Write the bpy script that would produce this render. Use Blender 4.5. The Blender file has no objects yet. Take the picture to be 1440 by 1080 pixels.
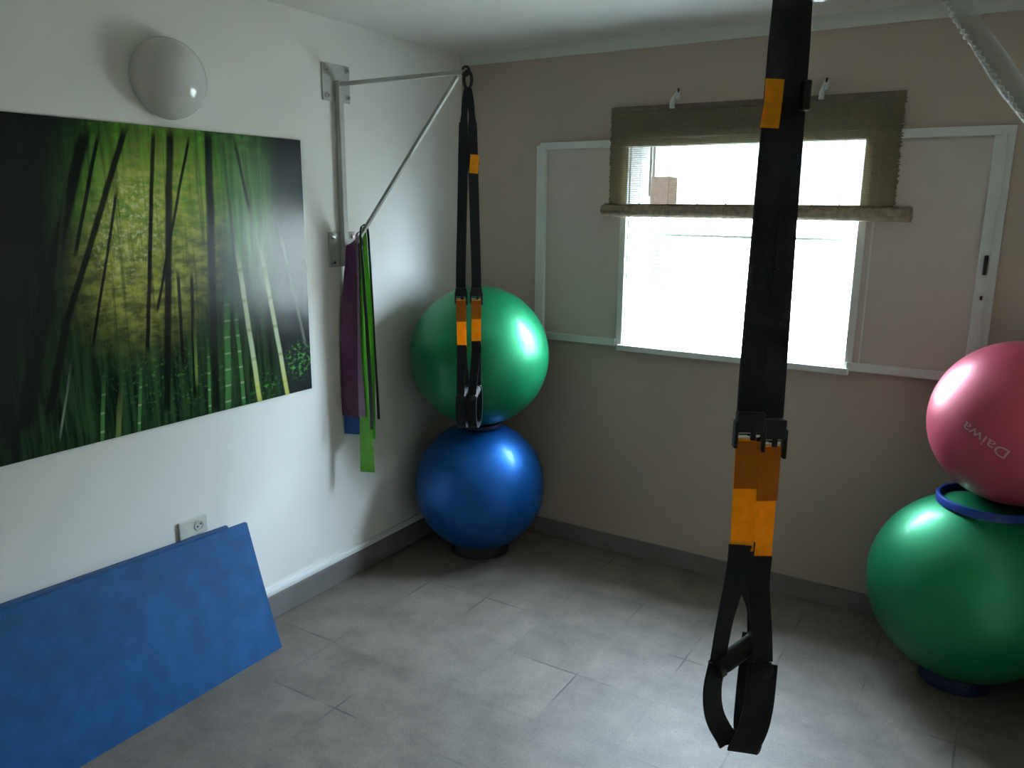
import bpy, bmesh, math, random
from mathutils import Vector, Matrix

sc = bpy.context.scene
COL = sc.collection
random.seed(7)

# ------------------------------------------------------------------ camera
YAW, PITCH, ROLL = math.radians(31.6523), math.radians(12.5665), math.radians(0.4705)
fwd = Vector((-math.sin(YAW) * math.cos(PITCH), math.cos(YAW) * math.cos(PITCH), -math.sin(PITCH)))
rt = Vector((math.cos(YAW), math.sin(YAW), 0.0))
up = rt.cross(fwd)
r2 = rt * math.cos(ROLL) + up * math.sin(ROLL)
u2 = -rt * math.sin(ROLL) + up * math.cos(ROLL)
cam_data = bpy.data.cameras.new('camera')
cam = bpy.data.objects.new('camera', cam_data)
COL.objects.link(cam)
cam.matrix_world = Matrix((
    (r2.x, u2.x, -fwd.x, 2.3861),
    (r2.y, u2.y, -fwd.y, -3.3796),
    (r2.z, u2.z, -fwd.z, 1.65),
    (0, 0, 0, 1)))
cam_data.sensor_fit = 'HORIZONTAL'
cam_data.sensor_width = 36.0
cam_data.lens = 36.0 * 1126.0 / 1440.0
cam_data.clip_start = 0.02
sc.camera = cam

# ------------------------------------------------------------------ light: overcast sky through the window
world = bpy.data.worlds.new('overcast_sky')
sc.world = world
world.use_nodes = True
wn = world.node_tree
wn.nodes.clear()
w_out = wn.nodes.new('ShaderNodeOutputWorld')
w_bg = wn.nodes.new('ShaderNodeBackground')
w_bg.inputs['Color'].default_value = (0.76, 0.95, 1.18, 1)
w_bg.inputs['Strength'].default_value = 74.0
wn.links.new(w_bg.outputs[0], w_out.inputs[0])

pl = bpy.data.lights.new('window_portal', 'AREA')      # portal: only guides sky sampling, emits nothing
pl.shape = 'RECTANGLE'
pl.size, pl.size_y = 0.96, 0.92
pl.cycles.is_portal = True
po = bpy.data.objects.new('window_portal', pl)
COL.objects.link(po)
po.location = (1.3855, 0.21, 1.485)
po.rotation_euler = (math.radians(-90), 0, 0)          # faces into the room (-y)

sc.view_settings.view_transform = 'Standard'
sc.view_settings.look = 'None'
sc.view_settings.exposure = 0.0
sc.view_settings.gamma = 1.0
sc.view_settings.use_curve_mapping = False
sc.cycles.max_bounces = 16
sc.cycles.diffuse_bounces = 12
sc.cycles.transparent_max_bounces = 12
sc.cycles.sample_clamp_indirect = 12.0
sc.cycles.caustics_reflective = False
sc.cycles.caustics_refractive = False


# ------------------------------------------------------------------ materials
def mat(name, col, rough=0.6, metal=0.0, noise=0.0, scale=20.0, bump=0.0, bscale=200.0, coat=0.0, spec=0.5, col2=None):
    m = bpy.data.materials.new(name)
    m.use_nodes = True
    nt = m.node_tree
    b = nt.nodes['Principled BSDF']
    b.inputs['Roughness'].default_value = rough
    b.inputs['Metallic'].default_value = metal
    b.inputs['Coat Weight'].default_value = coat
    b.inputs['Specular IOR Level'].default_value = spec
    c2 = col2 if col2 else tuple(c * (1 - noise) for c in col)
    tc = nt.nodes.new('ShaderNodeTexCoord')
    nz = nt.nodes.new('ShaderNodeTexNoise')
    nz.inputs['Scale'].default_value = scale
    nz.inputs['Detail'].default_value = 5
    nt.links.new(tc.outputs['Object'], nz.inputs['Vector'])
    mx = nt.nodes.new('ShaderNodeMix')
    mx.data_type = 'RGBA'
    mx.inputs[6].default_value = (*col, 1)
    mx.inputs[7].default_value = (*c2, 1)
    mr = nt.nodes.new('ShaderNodeMapRange')
    mr.inputs[1].default_value = 0.35
    mr.inputs[2].default_value = 0.65
    nt.links.new(nz.outputs[0], mr.inputs[0])
    nt.links.new(mr.outputs[0], mx.inputs[0])
    nt.links.new(mx.outputs[2], b.inputs['Base Color'])
    if bump:
        n2 = nt.nodes.new('ShaderNodeTexNoise')
        n2.inputs['Scale'].default_value = bscale
        n2.inputs['Detail'].default_value = 3
        nt.links.new(tc.outputs['Object'], n2.inputs['Vector'])
        bp = nt.nodes.new('ShaderNodeBump')
        bp.inputs['Strength'].default_value = bump
        bp.inputs['Distance'].default_value = 0.002
        nt.links.new(n2.outputs[0], bp.inputs['Height'])
        nt.links.new(bp.outputs[0], b.inputs['Normal'])
    return m


def floor_material():
    m = mat('grey_cement_tile', (0.31, 0.305, 0.30), rough=0.55, spec=0.4)
    nt = m.node_tree
    L = nt.links
    b = nt.nodes['Principled BSDF']
    tc = nt.nodes.new('ShaderNodeTexCoord')
    sep = nt.nodes.new('ShaderNodeSeparateXYZ')
    L.new(tc.outputs['Object'], sep.inputs[0])

    def math_n(op, a, bb=None):
        n = nt.nodes.new('ShaderNodeMath')
        n.operation = op
        for i, v in enumerate((a, bb)):
            if v is None:
                continue
            if isinstance(v, (int, float)):
                n.inputs[i].default_value = v
            else:
                L.new(v, n.inputs[i])
        return n.outputs[0]
    sx = math_n('DIVIDE', math_n('SUBTRACT', sep.outputs[0], 0.34), 0.297)
    sy = math_n('DIVIDE', math_n('ADD', sep.outputs[1], 1.047), 0.306)

    def joint(s):
        f = math_n('FRACT', s)
        d = math_n('MINIMUM', f, math_n('SUBTRACT', 1.0, f))
        n = nt.nodes.new('ShaderNodeMapRange')
        L.new(d, n.inputs[0])
        n.inputs[1].default_value = 0.004
        n.inputs[2].default_value = 0.016
        n.inputs[3].default_value = 1.0
        n.inputs[4].default_value = 0.0
        return n.outputs[0]
    jn = math_n('MAXIMUM', joint(sx), joint(sy))
    # joints are filled unevenly: they show only here and there
    n1 = nt.nodes.new('ShaderNodeTexNoise')
    n1.inputs['Scale'].default_value = 3.2
    n1.inputs['Detail'].default_value = 3
    L.new(tc.outputs['Object'], n1.inputs['Vector'])
    gate = nt.nodes.new('ShaderNodeMapRange')
    L.new(n1.outputs[0], gate.inputs[0])
    gate.inputs[1].default_value = 0.52
    gate.inputs[2].default_value = 0.66
    jm = math_n('MULTIPLY', jn, math_n('ADD', math_n('MULTIPLY', gate.outputs[0], 0.72), 0.05))
    # each tile its own tone
    comb = nt.nodes.new('ShaderNodeCombineXYZ')
    L.new(math_n('FLOOR', sx), comb.inputs[0])
    L.new(math_n('FLOOR', sy), comb.inputs[1])
    wh = nt.nodes.new('ShaderNodeTexWhiteNoise')
    wh.noise_dimensions = '2D'
    L.new(comb.outputs[0], wh.inputs[0])
    tone = math_n('ADD', math_n('MULTIPLY', wh.outputs[0], 0.16), 0.92)
    # blotches and pits
    n2 = nt.nodes.new('ShaderNodeTexNoise')
    n2.inputs['Scale'].default_value = 7
    n2.inputs['Detail'].default_value = 8
    n2.inputs['Roughness'].default_value = 0.65
    L.new(tc.outputs['Object'], n2.inputs['Vector'])
    blot = math_n('ADD', math_n('MULTIPLY', n2.outputs[0], 1.3), 0.35)
    n3 = nt.nodes.new('ShaderNodeTexNoise')
    n3.inputs['Scale'].default_value = 70
    n3.inputs['Detail'].default_value = 4
    L.new(tc.outputs['Object'], n3.inputs['Vector'])
    pit = nt.nodes.new('ShaderNodeMapRange')
    L.new(n3.outputs[0], pit.inputs[0])
    pit.inputs[1].default_value = 0.27
    pit.inputs[2].default_value = 0.37
    pit.inputs[3].default_value = 0.7
    pit.inputs[4].default_value = 1.0
    n5 = nt.nodes.new('ShaderNodeTexNoise')
    n5.inputs['Scale'].default_value = 160
    n5.inputs['Detail'].default_value = 3
    L.new(tc.outputs['Object'], n5.inputs['Vector'])
    grain = math_n('ADD', math_n('MULTIPLY', n5.outputs[0], 0.8), 0.6)
    v = math_n('MULTIPLY', math_n('MULTIPLY', math_n('MULTIPLY', tone, blot), pit.outputs[0]), grain)
    hsv = nt.nodes.new('ShaderNodeHueSaturation')
    hsv.inputs['Color'].default_value = (0.152, 0.131, 0.108, 1)
    L.new(v, hsv.inputs['Value'])
    mx = nt.nodes.new('ShaderNodeMix')
    mx.data_type = 'RGBA'
    L.new(jm, mx.inputs[0])
    L.new(hsv.outputs[0], mx.inputs[6])
    mx.inputs[7].default_value = (0.030, 0.027, 0.025, 1)
    for l in list(b.inputs['Base Color'].links):
        L.remove(l)
    L.new(mx.outputs[2], b.inputs['Base Color'])
    bp = nt.nodes.new('ShaderNodeBump')
    bp.inputs['Strength'].default_value = 0.35
    bp.inputs['Distance'].default_value = 0.003
    hh = math_n('SUBTRACT', n2.outputs[0], math_n('MULTIPLY', jm, 0.7))
    L.new(hh, bp.inputs['Height'])
    L.new(bp.outputs[0], b.inputs['Normal'])
    return m


def glass_material():
    m = bpy.data.materials.new('clear_glass')
    m.use_nodes = True
    nt = m.node_tree
    nt.nodes.clear()
    o = nt.nodes.new('ShaderNodeOutputMaterial')
    t = nt.nodes.new('ShaderNodeBsdfTransparent')
    t.inputs[0].default_value = (0.95, 0.97, 0.96, 1)
    g = nt.nodes.new('ShaderNodeBsdfGlossy')
    g.inputs['Roughness'].default_value = 0.02
    lw = nt.nodes.new('ShaderNodeLayerWeight')         # Schlick fresnel, the same from both faces of the pane
    lw.inputs[0].default_value = 0.5
    pw = nt.nodes.new('ShaderNodeMath')
    pw.operation = 'POWER'
    pw.inputs[1].default_value = 5.0
    nt.links.new(lw.outputs['Facing'], pw.inputs[0])
    f = nt.nodes.new('ShaderNodeMath')
    f.operation = 'MULTIPLY_ADD'
    f.inputs[1].default_value = 0.9
    f.inputs[2].default_value = 0.03
    nt.links.new(pw.outputs[0], f.inputs[0])
    mx = nt.nodes.new('ShaderNodeMixShader')
    nt.links.new(f.outputs[0], mx.inputs[0])
    nt.links.new(t.outputs[0], mx.inputs[1])
    nt.links.new(g.outputs[0], mx.inputs[2])
    nt.links.new(mx.outputs[0], o.inputs[0])
    return m


def film_material():
    m = bpy.data.materials.new('clear_plastic_film')
    m.use_nodes = True
    nt = m.node_tree
    nt.nodes.clear()
    o = nt.nodes.new('ShaderNodeOutputMaterial')
    t = nt.nodes.new('ShaderNodeBsdfTransparent')
    t.inputs[0].default_value = (0.9, 0.92, 0.91, 1)
    p = nt.nodes.new('ShaderNodeBsdfPrincipled')
    p.inputs['Base Color'].default_value = (0.42, 0.45, 0.43, 1)
    p.inputs['Roughness'].default_value = 0.35
    nz = nt.nodes.new('ShaderNodeTexNoise')
    nz.inputs['Scale'].default_value = 35
    mr = nt.nodes.new('ShaderNodeMapRange')
    mr.inputs[3].default_value = 0.12
    mr.inputs[4].default_value = 0.42
    mx = nt.nodes.new('ShaderNodeMixShader')
    nt.links.new(nz.outputs[0], mr.inputs[0])
    nt.links.new(mr.outputs[0], mx.inputs[0])
    nt.links.new(t.outputs[0], mx.inputs[1])
    nt.links.new(p.outputs[0], mx.inputs[2])
    nt.links.new(mx.outputs[0], o.inputs[0])
    return m


def translucent(name, col, tr=0.5, rough=0.6):
    m = mat(name, col, rough=rough, noise=0.25, scale=60)
    nt = m.node_tree
    b = nt.nodes['Principled BSDF']
    o = nt.nodes['Material Output']
    t = nt.nodes.new('ShaderNodeBsdfTranslucent')
    t.inputs[0].default_value = (*col, 1)
    mx = nt.nodes.new('ShaderNodeMixShader')
    mx.inputs[0].default_value = tr
    nt.links.new(b.outputs[0], mx.inputs[1])
    nt.links.new(t.outputs[0], mx.inputs[2])
    nt.links.new(mx.outputs[0], o.inputs[0])
    return m


def poster_material():
    """A bamboo grove printed on a glossy board: glowing yellow-green middle, dark stalks, pale stalks to the right."""
    m = bpy.data.materials.new('glossy_bamboo_print')
    m.use_nodes = True
    nt = m.node_tree
    L = nt.links
    b = nt.nodes['Principled BSDF']
    b.inputs['Roughness'].default_value = 0.20
    b.inputs['Specular IOR Level'].default_value = 0.17
    tc = nt.nodes.new('ShaderNodeTexCoord')
    sep = nt.nodes.new('ShaderNodeSeparateXYZ')
    L.new(tc.outputs['Object'], sep.inputs[0])
    Y, Z = sep.outputs[1], sep.outputs[2]

    def mth(op, a, bb=None, c=None):
        n = nt.nodes.new('ShaderNodeMath')
        n.operation = op
        for i, v in enumerate((a, bb, c)):
            if v is None:
                continue
            if isinstance(v, (int, float)):
                n.inputs[i].default_value = v
            else:
                L.new(v, n.inputs[i])
        return n.outputs[0]

    def rng(v, a, bb, c=0.0, d=1.0, smooth=True):
        n = nt.nodes.new('ShaderNodeMapRange')
        if smooth:
            n.interpolation_type = 'SMOOTHSTEP'
        L.new(v, n.inputs[0])
        for i, k in enumerate((a, bb, c, d)):
            n.inputs[i + 1].default_value = k
        return n.outputs[0]

    def noise(sy, sz, scale, detail=4, off=0.0):
        c = nt.nodes.new('ShaderNodeCombineXYZ')
        L.new(mth('MULTIPLY', Y, sy), c.inputs[0])
        L.new(mth('MULTIPLY_ADD', Z, sz, off), c.inputs[1])
        n = nt.nodes.new('ShaderNodeTexNoise')
        n.inputs['Scale'].default_value = scale
        n.inputs['Detail'].default_value = detail
        n.inputs['Roughness'].default_value = 0.6
        L.new(c.outputs[0], n.inputs['Vector'])
        return n.outputs[0]

    def mix(f, a, bb):
        n = nt.nodes.new('ShaderNodeMix')
        n.data_type = 'RGBA'
        if isinstance(f, (int, float)):
            n.inputs[0].default_value = f
        else:
            L.new(f, n.inputs[0])
        for i, v in ((6, a), (7, bb)):
            if isinstance(v, tuple):
                n.inputs[i].default_value = (*v, 1)
            else:
                L.new(v, n.inputs[i])
        return n.outputs[2]

    def blob(cy, cz, ry, rz, slant=0.0):
        dy = mth('DIVIDE', mth('SUBTRACT', mth('MULTIPLY_ADD', Z, -slant, Y), cy - slant * cz), ry)
        dz = mth('DIVIDE', mth('SUBTRACT', Z, cz), rz)
        d = mth('SQRT', mth('ADD', mth('MULTIPLY', dy, dy), mth('MULTIPLY', dz, dz)))
        return rng(d, 0.35, 1.0, 1.0, 0.0)

    streak = noise(16, 1.2, 2.2, 5)                 # tall thin stems far behind
    leaf = noise(5, 9, 3.5, 6, 3.0)                 # foliage clumps
    fine = noise(14, 16, 4.0, 5, 9.0)
    lr = rng(leaf, 0.36, 0.66)
    sr = rng(streak, 0.34, 0.68)
    col = mix(sr, (0.006, 0.010, 0.007), (0.018, 0.045, 0.016))
    gtop = mth('MULTIPLY', blob(0.80, 0.86, 0.46, 0.36, 0.10), mth('MULTIPLY_ADD', sr, 0.6, 0.4))
    col = mix(gtop, col, (0.10, 0.33, 0.030))
    gr = mth('MULTIPLY', blob(1.20, 0.80, 0.17, 0.42, 0.0), mth('MULTIPLY_ADD', sr, 0.6, 0.4))
    col = mix(gr, col, (0.10, 0.25, 0.07))
    glow = mth('MULTIPLY', blob(0.80, 0.62, 0.34, 0.46, 0.16), mth('MULTIPLY_ADD', lr, 0.75, 0.25))
    col = mix(glow, col, (0.40, 0.42, 0.085))
    hot = mth('MULTIPLY', blob(0.72, 0.66, 0.17, 0.22, 0.2), rng(fine, 0.45, 0.68))
    col = mix(hot, col, (0.62, 0.62, 0.30))
    veil = mth('MULTIPLY', rng(noise(20, 0.7, 2.6, 4, 2.0), 0.50, 0.66), 0.62)   # thin dark stems over the glow
    col = mix(veil, col, (0.03, 0.055, 0.018))
    top = rng(Z, 0.80, 0.97, 0.0, 0.55)
    col = mix(mth('MULTIPLY', top, rng(leaf, 0.30, 0.60)), col, (0.012, 0.022, 0.010))
    low = rng(Z, 0.06, 0.50, 0.90, 0.0)             # undergrowth is dark green
    col = mix(low, col, mix(sr, (0.004, 0.010, 0.006), (0.026, 0.066, 0.024)))
    lg = mth('MULTIPLY', mth('MULTIPLY', blob(0.86, 0.16, 0.34, 0.17), rng(fine, 0.54, 0.70)), 0.45)
    col = mix(lg, col, (0.10, 0.26, 0.05))
    col = mix(mth('MULTIPLY', rng(mth('MULTIPLY_ADD', Z, -0.36, Y), 0.14, 0.42, 1.0, 0.0), 0.97), col, (0.006, 0.007, 0.008))   # black left side
    right = mth('MULTIPLY', rng(Y, 1.24, 1.36), 0.95)
    col = mix(right, col, (0.018, 0.022, 0.024))
    lf = mth('MULTIPLY', blob(1.40, 0.13, 0.09, 0.10), rng(fine, 0.47, 0.72))
    col = mix(lf, col, (0.10, 0.42, 0.06))
    lf2 = mth('MULTIPLY', blob(1.22, 0.05, 0.10, 0.08), rng(fine, 0.5, 0.75))
    col = mix(lf2, col, (0.07, 0.30, 0.05))

    stalks = [('d', 0.603, 0.934, 0.426, 0.435, 0.0200), ('d', 0.426, 0.435, 0.330, 0.10, 0.024),
              ('d', 0.644, 0.928, 0.539, 0.594, 0.0064), ('d', 0.685, 0.762, 0.566, 0.317, 0.0050),
              ('d', 0.831, 0.951, 0.744, 0.27, 0.0076), ('d', 0.96, 0.94, 0.794, 0.397, 0.0055),
              ('d', 1.152, 0.942, 1.193, 0.723, 0.0066), ('d', 0.932, 0.498, 0.907, 0.079, 0.0067),
              ('d', 0.88, 0.502, 0.871, 0.204, 0.0064), ('m', 1.03, 0.95, 0.99, 0.30, 0.006),
              ('m', 1.10, 0.95, 1.12, 0.40, 0.007), ('m', 0.56, 0.92, 0.47, 0.50, 0.006),
              ('g', 1.075, 0.454, 1.045, 0.017, 0.0130), ('g', 1.105, 0.416, 1.116, 0.016, 0.0085),
              ('o', 0.640, 0.170, 0.613, 0.006, 0.0091), ('g', 0.718, 0.251, 0.688, 0.009, 0.0059),
              ('w', 0.494, 0.286, 0.439, 0.078, 0.0036), ('g', 0.589, 0.228, 0.559, 0.006, 0.0065),
              ('g', 0.98, 0.30, 0.965, 0.02, 0.006), ('o', 0.93, 0.36, 0.92, 0.15, 0.006),
              ('d', 0.733, 0.954, 0.49, 0.388, 0.0110), ('d', 0.49, 0.388, 0.411, 0.136, 0.0131),
              ('d', 0.892, 0.956, 0.795, 0.056, 0.0135), ('d', 1.042, 0.967, 0.992, 0.016, 0.0145),
              ('l', 1.125, 0.620, 1.190, 0.012, 0.0105), ('l', 1.235, 0.600, 1.330, -0.003, 0.0100),
              ('k', 1.317, 0.720, 1.431, 0.21, 0.0070)]
    tones = {'d': ((0.006, 0.008, 0.006), 0.97), 'm': ((0.02, 0.035, 0.015), 0.7), 'g': ((0.07, 0.22, 0.06), 0.75),
             'o': ((0.20, 0.26, 0.07), 0.75), 'w': ((0.20, 0.27, 0.20), 0.6), 'l': ((0.52, 0.60, 0.40), 0.9),
             'k': ((0.16, 0.19, 0.16), 0.7)}
    wob = mth('MULTIPLY', mth('SUBTRACT', noise(1.0, 2.0, 2.0, 2, 5.0), 0.5), 0.010)
    Yw = mth('ADD', Y, wob)
    for k, y1, z1, y2, z2, w in stalks:
        a = (y1 - y2) / (z1 - z2)
        c = y2 - a * z2
        d = mth('ABSOLUTE', mth('SUBTRACT', Yw, mth('MULTIPLY_ADD', Z, a, c)))
        f = rng(d, w * 0.6, w * 1.35, 1.0, 0.0)
        soft = 0.03 if k in 'dm' else 0.06
        f = mth('MULTIPLY', f, rng(Z, z2 - soft, z2 + soft * 0.3))
        f = mth('MULTIPLY', f, rng(Z, z1 - (0.02 if k in 'dm' else 0.22), z1 + 0.03, 1.0, 0.0))
        tone, op = tones[k]
        c2 = tone
        if k in 'gl':                                # joints of the stalk: a pale ring every few centimetres
            ring = mth('FRACT', mth('MULTIPLY', Z, 17.0 if k == 'g' else 9.0))
            rm = rng(mth('ABSOLUTE', mth('SUBTRACT', ring, 0.5)), 0.03, 0.08, 0.45, 0.0)
            c2 = mix(rm, tone, (0.62, 0.66, 0.52) if k == 'g' else (0.16, 0.20, 0.05))
        if k == 'l':
            c2 = mix(rng(Z, 0.0, 0.22, 0.85, 0.0), c2, (0.45, 0.47, 0.06))
        col = mix(mth('MULTIPLY', f, op), col, c2)
    L.new(col, b.inputs['Base Color'])
    return m


def vinyl(name, col, metal, rough, coat, coat_rough):
    """inflated ball skin: a tinted pearly sheen under a clear gloss"""
    m = mat(name, col, rough=rough, metal=metal, noise=0.08, scale=6, coat=coat, bump=0.04, bscale=300)
    b = m.node_tree.nodes['Principled BSDF']
    b.inputs['Coat Roughness'].default_value = coat_rough
    return m


M = {}
M['white_wall'] = mat('white_wall_paint', (0.76, 0.755, 0.715), rough=0.7, noise=0.05, scale=2.5, bump=0.10, bscale=60)
M['ceiling'] = mat('white_ceiling_paint', (0.70, 0.68, 0.635), rough=0.8, noise=0.05, scale=3)
M['taupe_wall'] = mat('taupe_wall_paint', (0.46, 0.385, 0.325), rough=0.75, noise=0.06, scale=2.5, bump=0.12, bscale=60)
M['cream_wall'] = mat('cream_wall_paint', (0.74, 0.66, 0.55), rough=0.75, noise=0.05, scale=2.5)
M['floor'] = floor_material()
M['skirting'] = mat('grey_cement_skirting', (0.19, 0.178, 0.168), rough=0.6, noise=0.2, scale=9, bump=0.15, bscale=40)
M['white_trim'] = mat('white_gloss_paint', (0.66, 0.69, 0.67), rough=0.45, noise=0.06, scale=12)
M['panel'] = mat('grey_shutter_panel', (0.56, 0.51, 0.47), rough=0.55, noise=0.06, scale=3)
M['glass'] = glass_material()
M['trunking'] = mat('white_plastic_trunking', (0.75, 0.76, 0.74), rough=0.4, noise=0.04)
M['steel'] = mat('grey_painted_steel', (0.40, 0.41, 0.385), rough=0.62, metal=0.0, noise=0.12, scale=30)
M['chrome'] = mat('bright_bolt_steel', (0.75, 0.75, 0.74), rough=0.18, metal=0.95, noise=0.05)
M['black_web'] = mat('black_webbing', (0.022, 0.022, 0.028), rough=0.85, noise=0.3, scale=300, bump=0.3, bscale=500, spec=0.25)
M['black_foam'] = mat('black_foam_grip', (0.012, 0.012, 0.013), rough=0.7, noise=0.3, scale=200, bump=0.2, spec=0.3)
M['black_metal'] = mat('black_buckle_metal', (0.014, 0.014, 0.015), rough=0.5, metal=0.3, noise=0.2)
M['orange'] = translucent('orange_yellow_webbing', (0.95, 0.45, 0.006), 0.45, 0.85)
M['amber'] = translucent('brown_orange_webbing', (0.62, 0.21, 0.010), 0.32, 0.85)
M['ball_green'] = vinyl('pearly_green_vinyl', (0.001, 0.205, 0.072), 0.50, 0.47, 0.30, 0.20)
M['ball_blue'] = vinyl('pearly_blue_vinyl', (0.002, 0.105, 0.40), 0.60, 0.45, 0.22, 0.16)
M['ball_pink'] = vinyl('pearly_pink_vinyl', (0.44, 0.050, 0.090), 0.35, 0.45, 0.35, 0.30)
M['print'] = mat('pale_print_ink', (0.46, 0.30, 0.30), rough=0.5)
M['ring_blue'] = mat('blue_plastic_ring', (0.006, 0.036, 0.24), rough=0.4, noise=0.1)
M['ring_navy'] = mat('navy_plastic_ring', (0.004, 0.012, 0.060), rough=0.5, noise=0.1)
M['ring_black'] = mat('black_plastic_ring', (0.012, 0.012, 0.014), rough=0.5, noise=0.1)
M['mat_blue'] = mat('blue_foam_mat', (0.004, 0.082, 0.235), rough=0.65, noise=0.25, scale=14, bump=0.35, bscale=120, spec=0.35)
M['mat_edge'] = mat('blue_grey_foam_mat', (0.035, 0.085, 0.19), rough=0.7, noise=0.15, scale=10, bump=0.3, bscale=120, spec=0.3)
M['opal'] = mat('opal_white_glass', (0.60, 0.60, 0.57), rough=0.10, noise=0.02, scale=4, spec=0.55)
M['socket'] = mat('ivory_plastic', (0.55, 0.56, 0.50), rough=0.4, noise=0.03)
M['dark'] = mat('dark_recess', (0.03, 0.03, 0.03), rough=0.7)
M['bamboo'] = translucent('olive_bamboo_slat', (0.215, 0.180, 0.105), 0.40, 0.6)
M['bamboo_roll'] = mat('brown_bamboo_roll', (0.34, 0.27, 0.19), rough=0.65, noise=0.4, scale=40)
M['batten'] = mat('dark_bamboo_batten', (0.15, 0.115, 0.085), rough=0.65, noise=0.3, scale=40)
M['cord'] = mat('natural_cord', (0.22, 0.19, 0.12), rough=0.8, noise=0.2)
M['band_purple'] = translucent('purple_latex_band', (0.115, 0.022, 0.088), 0.15, 0.5)
M['band_green'] = translucent('lime_latex_band', (0.22, 0.62, 0.08), 0.35, 0.5)
M['band_blue'] = translucent('blue_latex_band', (0.01, 0.08, 0.36), 0.15, 0.5)
M['band_black'] = translucent('black_latex_band', (0.03, 0.03, 0.034), 0.1, 0.5)
M['band_lilac'] = translucent('lilac_latex_band', (0.42, 0.26, 0.40), 0.25, 0.5)
M['poster'] = poster_material()
M['film'] = film_material()
M['bead'] = mat('pale_bead_plastic', (0.62, 0.60, 0.57), rough=0.25, noise=0.1)
M['outdoor_white'] = mat('whitewashed_wall', (0.60, 0.57, 0.50), rough=0.8, noise=0.08, scale=2)
M['pavement'] = mat('pale_concrete_pavement', (0.60, 0.55, 0.45), rough=0.85, noise=0.15, scale=3)
M['brick'] = mat('shaded_brown_brick', (0.052, 0.024, 0.016), rough=0.8, noise=0.3, scale=14)  # brown brick, the deep shade on it put into the very dark colour
M['shaded_joint'] = mat('shaded_joint_tile', (0.010, 0.007, 0.006), rough=0.9, noise=0.3, scale=30)  # shaded mortar joints of the pillar, their shade painted as near-black
M['iron'] = mat('dark_iron', (0.03, 0.03, 0.03), rough=0.6, noise=0.2)


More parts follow.
